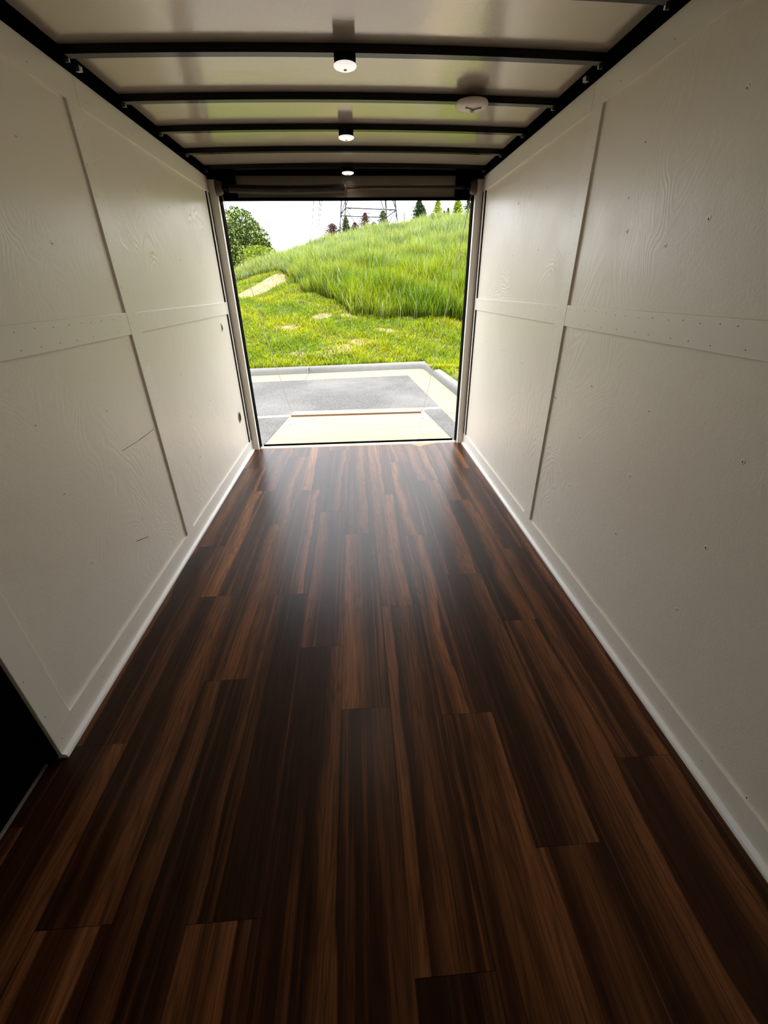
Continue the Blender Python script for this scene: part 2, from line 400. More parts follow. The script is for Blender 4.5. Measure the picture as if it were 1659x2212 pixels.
for s, c0, c1 in ((-1, 2.17, 2.272), (1, 2.177, 2.275)):
    y_start = 1.004 if s < 0 else YF
    board(s, y_start, c0, 1.203, 1.295, row(y_start, c0, 1.276) + row(y_start, c0, 1.222, .1))
    board(s, c1, 3.87, 1.205, 1.292, row(c1, 3.87, 1.276) + row(c1, 3.87, 1.222, .13))
    board(s, c0, c1, ZB, ZT, col(c0 + .022, ZB, ZT) + col(c1 - .022, ZB, ZT, .15), face=TF - .0008)
    board(s, .905 if s < 0 else YF, 2.262 if s < 0 else 2.272, ZT, ZR + .003, row(1, 2.2, 2.05, .25))
    board(s, 2.2635 if s < 0 else 2.2735, YE, ZT, ZR + .003, row(2.3, 3.9, 2.045, .2))
    board(s, 3.872, 3.903, ZB, ZT, col(3.888, ZB, ZT, .3))
board(-1, .905, 1.004, ZB, ZT, col(.925, .15, 1.9, .2))
board(-1, -.95, .06, ZT, ZR + .003)
for s, nm in ((-1, 'left'), (1, 'right')):
    y0 = .905 if s < 0 else YF
    bm = bmesh.new(); xa, xb = sorted((s * TF, s * (PW + .002))); bm_box(bm, xa, xb, y0, 3.93, 0.0, ZB)
    for (y, z) in row(max(y0, 0), 3.9, .06, .22): bm_lathe(bm, (s * TF, y, z), [(.002, 0), (0, -s * .0004)], 6, 'x', 1)
    # rounded shoe moulding along the floor
    prof = [(TF, 0), (1.019, 0), (1.019, .006)] + [(1.019 + .016 * (1 - math.cos(t)), .006 + .014 * math.sin(t)) for t in (.4, .8, 1.2, math.pi / 2)] + [(TF, .020)]
    A = [bm.verts.new((s * x, y0, z)) for x, z in prof]; B = [bm.verts.new((s * x, 3.93, z)) for x, z in prof]
    for i in range(len(prof)):
        k = (i + 1) % len(prof); f = bm.faces.new((A[i], A[k], B[k], B[i])); f.material_index = 2
    for r in (A, B): bm.faces.new(r).material_index = 2
    struct(obj('baseboard_' + nm, bm, ['trim', 'nail', 'quarter'], bevel=.001))
    # black rail where the wall meets the ceiling
    trim_no[0] += 1
    xa, xb = sorted((s * 1.022, s * 1.06))
    bm = bmesh.new(); bm_box(bm, xa, xb, YF, 4.0, ZR, 2.163)
    xa, xb = sorted((s * 1.012, s * 1.022)); bm_box(bm, xa, xb, YF, 4.0, 2.156, 2.163)
    struct(obj('trim_%d' % trim_no[0], bm, 'rail'))
    trim_no[0] += 1; xa, xb = sorted((s * 1.066, s * 1.09)); struct(box('trim_%d' % trim_no[0], (xa, xb, 3.8575, 3.974, 0, 2.165), 'matte'))
    for (ya, yb, za, zb_, fx) in ((3.8572, 3.8718, ZB, 1.2045, 1.0395), (3.8572, 3.8718, 1.2925, ZT, 1.0395), (3.9032, 3.9318, ZB, ZT, 1.0365)):  # added black inlays: shade of the wall-end grooves put in as colour
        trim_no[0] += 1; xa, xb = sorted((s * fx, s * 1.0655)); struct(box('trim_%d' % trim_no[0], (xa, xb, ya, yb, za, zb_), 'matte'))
    # door jamb: white post, black rubber seal, steel corner post behind it
    trim_no[0] += 1
    xa, xb = sorted((s * .980, s * 1.045)); j = box('trim_%d' % trim_no[0], (xa, xb, 3.932, 3.972, 0, 2.10), 'trim', bevel=.002); struct(j)
    trim_no[0] += 1
    xa, xb = sorted((s * .9765, s * .992)); struct(box('trim_%d' % trim_no[0], (xa, xb, 3.972, 3.99, -.03, 1.995), 'matte'))
    trim_no[0] += 1
    xa, xb = sorted((s * .985, s * 1.10)); struct(box('trim_%d' % trim_no[0], (xa, xb, 3.975, 4.10, -.25, 2.2), 'skin'))

# side door in the left wall, closed, in matte black
bm = bmesh.new(); bm_box(bm, -1.10, -1.085, .06, .905, -.02, 1.96)
d1 = struct(obj('door_1', bm, 'matte'))
box('door_frame', (-1.085, -1.0465, .885, .9045, .012, 1.95), 'matte', d1)
box('door_sill', (-1.082, -1.073, .06, .885, -.002, .004), 'alu', d1)
bm = bmesh.new(); bm_box(bm, -1.083, -1.077, .74, .80, .95, 1.07); bm_tube(bm, (-1.08, .77, 1.0), (-1.05, .77, 1.0), .008); bm_tube(bm, (-1.052, .775, 1.0), (-1.052, .67, 1.0), .008)
obj('door_handle', bm, 'black', d1)
# front nose above/below is closed by wall_front

# rear doorway: lintel beam + header plate + end plates
bm = bmesh.new(); bm_box(bm, -.985, .985, 4.0, 4.03, 1.998, 2.18)
struct(obj('wall_rear_header', bm, 'header'))
trim_no[0] += 1; struct(box('trim_%d' % trim_no[0], (-1.03, 1.03, 3.955, 4.0, 2.133, 2.163), 'rail'))
trim_no[0] += 1; struct(box('trim_%d' % trim_no[0], (-.985, .985, 3.985, 4.05, 1.985, 1.998), 'matte'))
for s in (-1, 1):
    trim_no[0] += 1; xa, xb = sorted((s * (.832 if s > 0 else .843), s * .985))
    struct(box('trim_%d' % trim_no[0], (xa, xb, 3.975, 4.0, 1.998, 2.133), 'matte'))
for x in (-.79, -.01, .80):
    pass
# threshold
trim_no[0] += 1
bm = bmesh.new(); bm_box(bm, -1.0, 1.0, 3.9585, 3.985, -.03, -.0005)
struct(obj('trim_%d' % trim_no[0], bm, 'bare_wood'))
trim_no[0] += 1; struct(box('trim_%d' % trim_no[0], (-.985, .985, 3.985, 4.033, -.05, -.002), 'alu'))
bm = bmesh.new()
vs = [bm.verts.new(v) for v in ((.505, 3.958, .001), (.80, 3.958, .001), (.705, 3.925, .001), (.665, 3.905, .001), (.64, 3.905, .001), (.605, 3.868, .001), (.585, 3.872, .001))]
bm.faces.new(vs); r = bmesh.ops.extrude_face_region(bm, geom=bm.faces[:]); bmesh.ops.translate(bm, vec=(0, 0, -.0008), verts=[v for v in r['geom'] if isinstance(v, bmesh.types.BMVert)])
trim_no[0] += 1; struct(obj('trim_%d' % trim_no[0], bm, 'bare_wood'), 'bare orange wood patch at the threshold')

# =============================================================== THINGS INSIDE
bow_y = [1.79, 2.187, 2.622, 3.037, 3.442, 3.847]
bow_lab = ['black steel roof bow cut off by the top edge of the photo',
           'black steel roof bow carrying the nearest, largest lit dome lamp',
           'black steel roof bow with the round cream vent cover at its right end',
           'black steel roof bow carrying the middle one of the dome lamps',
           'bare black steel roof bow between the middle and the rearmost dome lamp',
           'black steel roof bow carrying the rearmost dome lamp, next to the door header']
for y, lb in zip(bow_y, bow_lab):
    bm = bmesh.new(); n = 20; xs = [-1.012 + 2.024 * i / n for i in range(n + 1)]
    R4 = []
    for (dy, dz) in ((-.018, -.026), (.018, -.026), (.018, -.0005), (-.018, -.0005)):
        R4.append([bm.verts.new((x, y + dy, zc(x) + dz)) for x in xs])
    for a in range(4):
        A, B = R4[a], R4[(a + 1) % 4]
        for i in range(n): bm.faces.new((A[i], A[i + 1], B[i + 1], B[i]))
    for i in (0, n): bm.faces.new([R4[a][i] for a in range(4)])
    o = obj('roof_bow', bm, 'black'); tag(o, lb, 'roof bow', 'roof bows across the ceiling')
    for s in (-1, 1):
        b2 = bmesh.new(); xa, xb = sorted((s * 1.004, s * 1.0215)); bm_box(b2, xa, xb, y + .018, y + .026, 2.128, 2.145)
        obj('end_weld', b2, 'steel', o)

def dome_lamp(x, y, lab, power):
    t = empty('dome_lamp', (x, y, 2.147), lab, 'ceiling lamp', 'dome lamps under the roof bows')
    box('mounting_block', (x - .040, x + .040, y - .037, y + .037, 2.122, 2.1475), 'matte', t)
    bm = bmesh.new()
    bm_lathe(bm, (x, y, 2.122), [(0, 0), (.0425, 0), (.0435, -.003), (.042, -.006), (.034, -.0095), (.022, -.012), (.010, -.013), (0, -.013)], 40)
    ln = obj('lens', bm, 'lens', t)
    bm = bmesh.new(); bm_lathe(bm, (x, y, 2.122 - .013), [(0, .001), (.007, 0), (.005, -.0022), (0, -.0028)], 16)
    obj('lens_centre', bm, 'lens_in', ln)
    ld = bpy.data.lights.new('lamp_light', 'AREA'); ld.shape = 'DISK'; ld.size = .09; ld.energy = LAMP_W * power; ld.color = (1, .86, .68)
    lo_ = bpy.data.objects.new('lamp_light', ld); COL.objects.link(lo_); lo_.parent = t; lo_.location = (0, 0, -.060)
dome_lamp(.010, 2.186, 'nearest and largest lit dome lamp on a black block under the ceiling', 1.3)
dome_lamp(.002, 3.035, 'middle one of the three lit dome lamps along the ceiling', 1.1)
dome_lamp(.002, 3.843, 'rearmost and smallest lit dome lamp just above the door spring', .04)

t = empty('vent_cover', (.595, 2.585, 2.135), 'round cream plastic vent cover on a roof bow, right of the lamps', 'vent cover')
bm = bmesh.new(); bm_lathe(bm, (.595, 2.585, 2.137), [(0, 0), (.074, 0), (.077, -.006), (.076, -.013), (.066, -.021), (.040, -.027), (.018, -.029), (0, -.029)], 48)
obj('cover', bm, 'vent', t)
bm = bmesh.new(); bm_tube(bm, (.597, 2.575, 2.1085), (.597, 2.575, 2.101), .009, 12); bm_path(bm, [(.56, 2.552, 2.1095), (.58, 2.558, 2.108), (.597, 2.566, 2.1035), (.614, 2.558, 2.108), (.634, 2.552, 2.1095)], .0028)
obj('latch', bm, 'dimple', t)

# wire clips on the rails
for s, y, lab in ((-1, 2.285, 'small bright metal clip on the left ceiling rail'), (1, 2.32, 'small folded metal clip on the right ceiling rail')):
    bm = bmesh.new()
    pts = [(-.012, .0), (-.008, .018), (-.003, .004), (.002, .020), (.008, .004), (.012, .02)]
    for (a, b), (c, d) in zip(pts, pts[1:]):
        v = [bm.verts.new((s * 1.0205, y + a, 2.122 + b)), bm.verts.new((s * 1.0205, y + c, 2.122 + d)), bm.verts.new((s * 1.004, y + c, 2.124 + d)), bm.verts.new((s * 1.004, y + a, 2.124 + b))]
        bm.faces.new(v)
    o = obj('wire_clip', bm, 'steel'); so = o.modifiers.new('t', 'SOLIDIFY'); so.thickness = .003; tag(o, lab, 'clip')

# torsion spring of the ramp door
t = empty('torsion_spring_assembly', (0, 3.90, 2.043), 'torsion spring and shaft of the ramp door mounted under the header', 'door spring')
YS = 3.905; ZS = 2.045
bm = bmesh.new(); bm_tube(bm, (-.975, YS, ZS), (.975, YS, ZS), .0115, 14); obj('shaft', bm, 'spring', t)
bm = bmesh.new(); pts = []; turns = 104; npt = turns * 10
for i in range(npt + 1):
    f = i / npt; x = -.905 + .875 * f; a = 2 * math.pi * turns * f; sag = -.008 * math.sin(math.pi * f)
    pts.append((x, YS + .0235 * math.cos(a), ZS + sag - .003 + .0235 * math.sin(a)))
bm_path(bm, pts, .0036, 5); obj('spring', bm, 'spring', t)
bm = bmesh.new(); bm_lathe(bm, (-.03, YS, ZS), [(.0115, 0), (.026, 0), (.026, .008), (.017, .014), (.017, .024), (.0115, .024)], 24, 'x')
bm_tube(bm, (-.018, YS, ZS + .01), (-.018, YS, ZS + .042), .006, 8); bm_tube(bm, (-.018, YS, ZS - .01), (-.018, YS - .003, ZS - .034), .004, 8)
for a in range(12):
    t0, t1 = 2 * math.pi * a / 12, 2 * math.pi * (a + 1) / 12
    bm_tube(bm, (-.018 + .008 * math.cos(t0), YS - .004, ZS - .040 + .008 * math.sin(t0)), (-.018 + .008 * math.cos(t1), YS - .004, ZS - .040 + .008 * math.sin(t1)), .0025, 6)
obj('winding_cone', bm, 'copper', t)
for s in (-1, 1):
    bm = bmesh.new(); prof = [(.0115, 0)]
    for k in range(6): prof += [(.052 - .002 * k, k * .007), (.047 - .002 * k, k * .007 + .0035)]
    prof += [(.038, .044), (.0115, .044)]
    bm_lathe(bm, (s * .972, YS, ZS), [(r, -s * h) for r, h in prof], 28, 'x'); obj('cable_drum', bm, 'copper', t)
    bm = bmesh.new(); xa, xb = sorted((s * .885, s * .893)); bm_box(bm, xa, xb, 3.875, 3.975, 2.0, 2.12); bm_lathe(bm, (s * .884, YS, ZS), [(.012, 0), (.026, 0), (.026, s * .012), (.012, s * .012)], 20, 'x')
    obj('bearing_bracket', bm, 'matte', t)

# wall fittings
t = empty('wall_socket', (-1.045, 3.692, .395), 'oval dark wall socket low on the left wall near the ramp', 'socket')
bm = bmesh.new(); bm_lathe(bm, (-1.045, 3.692, .395), [(0, 0), (.052, 0), (.052, .004), (.047, .006), (.044, .003), (0, .003)], 32, 'x')
bmesh.ops.scale(bm, vec=(1, .75, 1), space=Matrix.Translation((0, -3.692, 0)), verts=bm.verts[:]); rim = obj('rim', bm, 'steel', t)
bm = bmesh.new(); bm_lathe(bm, (-1.0415, 3.692, .395), [(0, 0), (.041, 0), (.036, .004), (0, .004)], 28, 'x'); bm_box(bm, -1.04, -1.032, 3.688, 3.696, .37, .42)
bmesh.ops.scale(bm, vec=(1, .75, 1), space=Matrix.Translation((0, -3.692, 0)), verts=bm.verts[:]); obj('socket_insert', bm, 'socket', rim)
t = empty('strike_plate', (-1.045, 3.655, 1.12), 'small white plate with a dark slot on the left wall below the mid trim', 'plate')
box('plate', (-1.046, -1.043, 3.638, 3.672, 1.085, 1.155), 'trim', t); box('slot', (-1.044, -1.0415, 3.642, 3.652, 1.092, 1.148), 'nail', t); box('catch', (-1.044, -1.036, 3.655, 3.664, 1.105, 1.135), 'trim', t)

# =============================================================== RAMP DOOR
t = empty('ramp_door', (0, 4.13, -.02), 'lowered plywood ramp door lying from the sill to the asphalt', 'ramp')
def slab(bm, x0, x1, y0, y1, z0, z1, th, x0b=None, x1b=None, mi=0):
    x0b = x0 if x0b is None else x0b; x1b = x1 if x1b is None else x1b
    top = [(x0, y0, z0), (x1, y0, z0), (x1b, y1, z1), (x0b, y1, z1)]
    A = [bm.verts.new(v) for v in top]; B = [bm.verts.new((v[0], v[1], v[2] - th)) for v in top]
    bm.faces.new(A).material_index = mi; bm.faces.new(B[::-1]).material_index = mi
    for i in range(4): k = (i + 1) % 4; bm.faces.new((A[i], B[i], B[k], A[k])).material_index = mi
def rz(y): return -.015 - .205 * (y - 4.13) / 1.92
bm = bmesh.new(); slab(bm, -.965, .965, 4.14, 6.04, rz(4.14), rz(6.04), .022); obj('deck', bm, 'ply', t)
bm = bmesh.new()
slab(bm, -.972, -.9655, 4.125, 6.05, rz(4.125) - .003, rz(6.05) - .003, .035); slab(bm, .9655, .972, 4.125, 6.05, rz(4.125) - .003, rz(6.05) - .003, .035)
slab(bm, -.972, .972, 4.118, 4.1395, rz(4.118) - .001, rz(4.1395) - .001, .035)
slab(bm, -.965, .965, 4.14, 6.05, rz(4.14) - .0225, rz(6.05) - .0225, .013)
obj('frame', bm, 'matte', t)
bm = bmesh.new(); bm_tube(bm, (-.96, 4.100, -.032), (.96, 4.100, -.032), .014, 12); bm_box(bm, -.965, .965, 4.036, 4.098, -.05, -.034); obj('hinge', bm, 'matte', t)
bm = bmesh.new(); slab(bm, -.935, .895, 5.815, 6.13, rz(5.815) + .026, rz(6.13) + .030, .018); f0 = obj('flap', bm, 'ply', t)
bm = bmesh.new(); slab(bm, -.935, .895, 5.806, 5.8145, rz(5.815) + .0255, rz(5.815) + .0255, .0245); obj('flap_edge', bm, 'edge', f0)
for s in (-1, 1):
    bm = bmesh.new(); x = s * .955; bm_box(bm, x - .012, x + .012, 5.96, 6.0, rz(6.0) + .0005, rz(5.96) + .008); bm_tube(bm, (x, 5.98, rz(5.98) + .003), (x, 5.98, rz(5.98) + .05), .006, 8)
    obj('cable_bracket', bm, 'steel', t)
for (x, y) in ((-.86, 5.2), (.83, 5.35), (.86, 5.38)):
    bm = bmesh.new(); bm_lathe(bm, (x, y, rz(y) + .0003), [(.012, 0), (.008, .003), (0, .003)], 12); obj('bolt', bm, 'spring', t)
for s, lab in ((-1, 'thin steel lift cable left of the ramp, from header to ramp corner'), (1, 'thin steel lift cable right of the ramp, from header to ramp corner')):
    bm = bmesh.new(); a = Vector((s * .955, 5.98, rz(5.98) + .05)); b = Vector((s * .952, 3.945, 2.02))
    pts = [a.lerp(b, i / 10) - Vector((0, 0, .03 * math.sin(math.pi * i / 10))) for i in range(11)]
    bm_path(bm, pts, .0030, 6); tag(obj('lift_cable', bm, 'cable'), lab, 'cable', 'lift cables of the ramp door')

# =============================================================== PARKING LOT
GZ = -.27
def gut_y(x): return 9.106 + (x - 1.09) * .1065
def face_y(x): return 9.911 + (x - 1.544) * .114
def gut_x(y): return 1.09 + (9.106 - y) * .0674
def face_x(y): return 1.544 + (9.911 - y) * .055
def poly(name, pts, z, mat, th=.05):
    bm = bmesh.new(); A = [bm.verts.new((x, y, z)) for x, y in pts]; bm.faces.new(A)
    r = bmesh.ops.extrude_face_region(bm, geom=bm.faces[:]); bmesh.ops.translate(bm, vec=(0, 0, -th), verts=[v for v in r['geom'] if isinstance(v, bmesh.types.BMVert)])
    return struct(obj(name, bm, mat))
poly('asphalt_lot', [(-40, -12), (gut_x(-12), -12), (1.09, 9.106), (-40, gut_y(-40))], GZ, 'asphalt', .2)
poly('concrete_gutter', [(-40, gut_y(-40)), (1.09, 9.106), (gut_x(-12), -12), (face_x(-12) + .1, -12), (1.644, 10.0), (-40, face_y(-40) + .1)], GZ + .002, 'concrete', .2)
for (xa, xb) in ((-12, -.95), (.80, 1.16)):
    ya, yb = 6.18 + .1 * (xa + 1.19), 6.18 + .1 * (xb + 1.19)
    pass
ll = lambda x: 6.095 + (x + 1.04) * .088
poly('painted_line', [(-12, ll(-12)), (1.27, ll(1.27)), (1.27, ll(1.27) + .11), (-12, ll(-12) + .11)], GZ + .004, 'paint', .003)
for nm, pts in (('a', [(-1.061, gut_y(-1.06)), (-1.049, gut_y(-1.05)), (-1.049, face_y(-1.05)), (-1.061, face_y(-1.06))]), ('b', [(gut_x(6.02), 6.015), (1.78, 6.035), (1.78, 6.047), (gut_x(6.02), 6.027)])):
    poly('gutter_joint', pts, GZ + .0035, 'joint', .003)
# curb: rounded profile swept along the back, round the corner and down the right side
cprof = [(0, -.12), (0, .0), (.022, .075), (.034, .105), (.058, .125), (.15, .135), (.165, .13), (.165, -.12)]
def curb(name, path):
    bm = bmesh.new(); rings = []
    for i, p in enumerate(path):
        p = Vector(p); d = Vector(path[min(i + 1, len(path) - 1)]) - Vector(path[max(i - 1, 0)]); d.normalize(); nrm = Vector((-d.y, d.x))
        rings.append([bm.verts.new((p.x + nrm.x * o, p.y + nrm.y * o, GZ + h)) for o, h in cprof])
    for A, B in zip(rings, rings[1:]):
        for k in range(len(cprof)):
            f = bm.faces.new((A[k], A[(k + 1) % len(cprof)], B[(k + 1) % len(cprof)], B[k])); f.smooth = 1 <= k <= 5
    bm.faces.new(rings[0]); bm.faces.new(rings[-1][::-1])
    return struct(obj(name, bm, 'curb'))
curb('concrete_curb', [(-40, face_y(-40)), (-20, face_y(-20)), (-6, face_y(-6)), (-1.063, face_y(-1.063))])
corner = [(1.40 + .144 * math.sin(a), face_y(1.40) - .145 * (1 - math.cos(a))) for a in (0, .4, .8, 1.2, 1.57)]
curb('concrete_curb', [(-1.047, face_y(-1.047)), (.5, face_y(.5)), (1.2, face_y(1.2))] + corner + [(face_x(9.2), 9.2), (face_x(6.045), 6.045)])
curb('concrete_curb', [(face_x(6.03), 6.03), (face_x(-12), -12)])

bm = bmesh.new(); bm_box(bm, -1.0628, -1.0472, face_y(-1.05) + .012, face_y(-1.05) + .16, GZ - .1, GZ + .122); struct(obj('curb_joint', bm, 'joint'))
bm = bmesh.new(); bm_box(bm, face_x(6.04) + .012, face_x(6.04) + .16, 6.0305, 6.0445, GZ - .1, GZ + .122); struct(obj('curb_joint', bm, 'joint'))
# =============================================================== HILLSIDE
_xs = [-14, -5.9, -3.6, -1.3, .95, 3.2, 5.4, 12]; _zs = [.9, 1.66, 2.36, 2.95, 3.4, 3.75, 4.05, 4.4]
def terrain(x, y):
    x = np.asarray(x, float); y = np.asarray(y, float)
    zr = np.interp(x, _xs, _zs); s = (zr + .13) / 14
    d = np.maximum(0, y - (10 + .11 * x)); m = 14 - .11 * x
    z = -.14 + s * np.minimum(d, m) + s * 1.5 * (1 - np.exp(-np.maximum(0, d - m) / 1.5))
    z = z + .03 * np.sin(x * 2.1 + y * .7) * np.clip(d / 2, 0, 1) + .02 * np.sin(x * 4.3 - y * 3.1) * np.clip(d / 2, 0, 1)
    return z
bound = [(-40, 26), (-8, 24), (-4.28, 22.26), (-3.06, 21.16), (-2.24, 18.24), (-1.74, 16.48), (-.97, 15.4), (-.35, 14.38), (-.07, 13.4), (.86, 13.1), (1.78, 12.98), (3.05, 12.64), (40, 12)]
def tall_start(x): return np.interp(x, [b[0] for b in bound], [b[1] for b in bound])
soilp = [(-4.4, 17.3), (-4.3, 19.0), (-3.35, 20.9), (-2.86, 20.6), (-2.59, 18.5), (-3.28, 17.3), (-3.88, 16.8)]
def inpoly(x, y, P):
    c = np.zeros(np.shape(x), bool); n = len(P)
    for i in range(n):
        (x1, y1), (x2, y2) = P[i], P[(i + 1) % n]
        c ^= ((y1 > y) != (y2 > y)) & (x < (x2 - x1) * (y - y1) / (y2 - y1 + 1e-12) + x1)
    return c
spots = [(-.95, 10.62, .75, .17), (-1.9, 12.7, .30, .14), (-.9, 13.45, .38, .22), (-.2, 13.3, .28, .18), (.2, 11.3, .4, .2), (-.4, 10.95, .45, .16), (-2.9, 10.4, .5, .25), (-2.0, 11.6, .25, .15), (2.3, 8.3, .3, .6), (.9, 12.2, .3, .15)]
def bare(x, y):
    b = inpoly(x, y, soilp).astype(float)
    for (sx, sy, rx, ry) in spots:
        w = .25 * np.sin(x * 9 + sy * 7) + .2 * np.sin(y * 14 + x * 5)
        b = np.maximum(b, (((x - sx) / rx) ** 2 + ((y - sy) / ry) ** 2 + w < 1).astype(float))
    return b
# one grid: rows start at the back of the curb and run to behind the ridge
def curb_back_y(x): return face_y(x) + .17
ts = np.concatenate([np.linspace(0, 1, 120) ** 1.25 * 16, np.array([17, 18, 20, 24, 30, 40, 60, 90, 140, 220, 400])])
gx = np.concatenate([np.linspace(-70, -9, 14)[:-1], np.linspace(-9, 1.6, 90), ])
V = []; F = []
def grid(X, Y):
    r, c = X.shape; base = len(V); Z = terrain(X, Y)
    V.extend(np.stack([X, Y, Z], -1).reshape(-1, 3).tolist())
    i = np.arange(r - 1)[:, None]; j = np.arange(c - 1)[None]
    q = np.stack([base + i * c + j, base + i * c + j + 1, base + (i + 1) * c + j + 1, base + (i + 1) * c + j], -1).reshape(-1, 4); F.append(q)
X = np.repeat(gx[None], len(ts), 0); Y = curb_back_y(gx)[None] + ts[:, None]; grid(X, Y)
gy = np.concatenate([np.linspace(-12, 9.98, 60), curb_back_y(1.6) + ts])
gw = np.concatenate([np.linspace(0, 8, 60), np.array([10, 14, 20, 35, 70])])
# right verge, starting at the back of the right-hand curb
YY = np.repeat(gy[:, None], len(gw), 1); XX = np.where(YY < 9.98, np.maximum(1.6, face_x(YY) + .165), 1.6) + gw[None]
grid(XX, YY)
V = np.array(V); F = [np.concatenate(F)]
hill = fast_mesh('hillside', V, F, 'soil', smooth=True); struct(hill)
at_ = hill.data.attributes.new('bare', 'FLOAT', 'POINT'); at_.data.foreach_set('value', bare(V[:, 0], V[:, 1]).astype(np.float32))

R = np.random.default_rng(3)
def blades(name, n, sampler, hfun, wfun, segs, bendf, colf, label):
    x, y = sampler(n); z = terrain(x, y) - .01; n = len(x)
    h = hfun(x, y); w = wfun(x, y); ang = R.uniform(0, 2 * np.pi, n); lean = R.uniform(0, 2 * np.pi, n); bend = bendf(n)
    sx, sy = np.cos(ang), np.sin(ang)
    V = np.zeros((n, 2 * segs + 1, 3)); T = np.zeros((n, 2 * segs + 1, 3)); base, tip = colf(x, y)
    for k in range(segs + 1):
        f = k / segs; off = bend * h * f ** 2
        cx_ = x + off * np.cos(lean); cy_ = y + off * np.sin(lean); cz_ = z + h * f * (1 - .25 * bend * f)
        ww = w * (1 - f) ** .6 * .5
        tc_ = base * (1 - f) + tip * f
        if k < segs:
            V[:, 2 * k] = np.stack([cx_ - sx * ww, cy_ - sy * ww, cz_], -1); V[:, 2 * k + 1] = np.stack([cx_ + sx * ww, cy_ + sy * ww, cz_], -1)
            T[:, 2 * k] = tc_; T[:, 2 * k + 1] = tc_
        else: V[:, 2 * k] = np.stack([cx_, cy_, cz_], -1); T[:, 2 * k] = tc_
    b = (np.arange(n) * (2 * segs + 1))[:, None]
    Q = [b + np.array([[2 * k, 2 * k + 1, 2 * k + 3, 2 * k + 2]]) for k in range(segs - 1)]
    Tr = b + np.array([[2 * segs - 2, 2 * segs - 1, 2 * segs]])
    o = fast_mesh(name, V.reshape(-1, 3), ([np.concatenate(Q)] if Q else []) + [Tr], 'blade', tint=np.clip(T.reshape(-1, 3), 0, 1))
    return tag(o, label, 'grass', kind='stuff')
def lown(x, y, s, ph): return np.sin(x * s + ph) * np.sin(y * s * 1.3 + ph * 2) + .6 * np.sin((x + y) * s * 2.1 + ph * 3) 
def cols(x, y, a, b, c, ph):
    n = len(x); t = np.clip(.5 + .28 * lown(x, y, 1.3, ph) + R.normal(0, .22, n), 0, 1)[:, None]
    c1 = np.array(a) * (1 - t) + np.array(b) * t
    v = R.uniform(.38, 1.55, n)[:, None]; k = (R.random(n) < c[1])[:, None]
    return np.where(k, np.array(c[0]) * v, c1 * v)
def lawn_sampler(n):
    y = 9.0 + R.random(n) ** 1.35 * 14; x = -1.0 + (R.random(n) - .5) * 2 * (3.2 + .36 * (y - 9))
    keep = (y > np.where(x < 1.6, curb_back_y(x) + .01, 0)) & (y < tall_start(x) + .6) & (bare(x, y) < .5) | ((bare(x, y) > .5) & (R.random(n) < np.where(inpoly(x, y, soilp), .10, .40)) & (y > curb_back_y(x) + .01) & (y < tall_start(x)))
    x, y = x[keep], y[keep]
    k = (np.sin(x * 7.3 + 2 * np.sin(y * 5)) * np.sin(y * 6.1 + 1.5 * np.sin(x * 4)) > -.72) | (R.random(len(x)) < .35)
    x, y = x[k], y[k]
    n2 = 9000; yr = R.uniform(2.5, 12.6, n2); xr = np.maximum(1.6, face_x(yr) + .17) + R.random(n2) ** 1.3 * 3.2
    return np.concatenate([x, xr]), np.concatenate([y, yr])
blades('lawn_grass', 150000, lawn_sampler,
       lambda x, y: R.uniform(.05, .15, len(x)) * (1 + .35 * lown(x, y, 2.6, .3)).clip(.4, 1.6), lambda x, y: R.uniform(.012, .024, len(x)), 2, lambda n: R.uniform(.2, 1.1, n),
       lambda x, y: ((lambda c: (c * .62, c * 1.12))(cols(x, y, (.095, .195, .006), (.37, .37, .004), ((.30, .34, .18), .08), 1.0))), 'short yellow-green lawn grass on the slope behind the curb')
def tall_sampler(n):
    y = 11.8 + R.random(n) ** 1.15 * 15.0; x = (R.random(n) - .5) * 2 * (4.2 + .42 * (y - 11.8)) + .4
    k = (y > tall_start(x) + .15 * np.sin(x * 5)) & (y < 27.5)
    x, y = x[k], y[k]
    # clump
    kk = R.random(len(x)) < (.45 + .55 * (lown(x, y, 3.1, 2.0) > -.3))
    x, y = x[kk], y[kk]
    g_ = R.integers(0, len(x), len(x) // 2); cx_ = np.round(x[g_] / .35) * .35 + R.normal(0, .06, len(g_)); cy_ = np.round(y[g_] / .35) * .35 + R.normal(0, .06, len(g_))
    ok = cy_ > tall_start(cx_) - .1
    return np.concatenate([x, cx_[ok]]), np.concatenate([y, cy_[ok]])
def tall_h(x, y):
    e = np.clip((y - tall_start(x)) / 1.2, 0, 1); far = np.clip((y - 17) / 6, 0, 1)
    return R.uniform(.55, 1.0, len(x)) * (.55 + .45 * e) * (1 - .28 * far) * (1 + .18 * lown(x, y, 1.7, .7)).clip(.55, 1.35)
def tall_c(x, y):
    c = cols(x, y, (.085, .175, .006), (.29, .33, .006), ((.34, .40, .18), .10), 2.2)
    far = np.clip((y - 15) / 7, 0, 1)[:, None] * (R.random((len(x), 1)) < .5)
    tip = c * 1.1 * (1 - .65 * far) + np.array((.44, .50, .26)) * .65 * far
    return c * .20, tip  # bases darkened: shade in the gaps between blades is put into the tint
blades('tall_grass', 150000, tall_sampler, tall_h, lambda x, y: R.uniform(.014, .034, len(x)), 3, lambda n: R.uniform(.05, .5, n), tall_c, 'tall bright green grass with pale tips covering the hill')

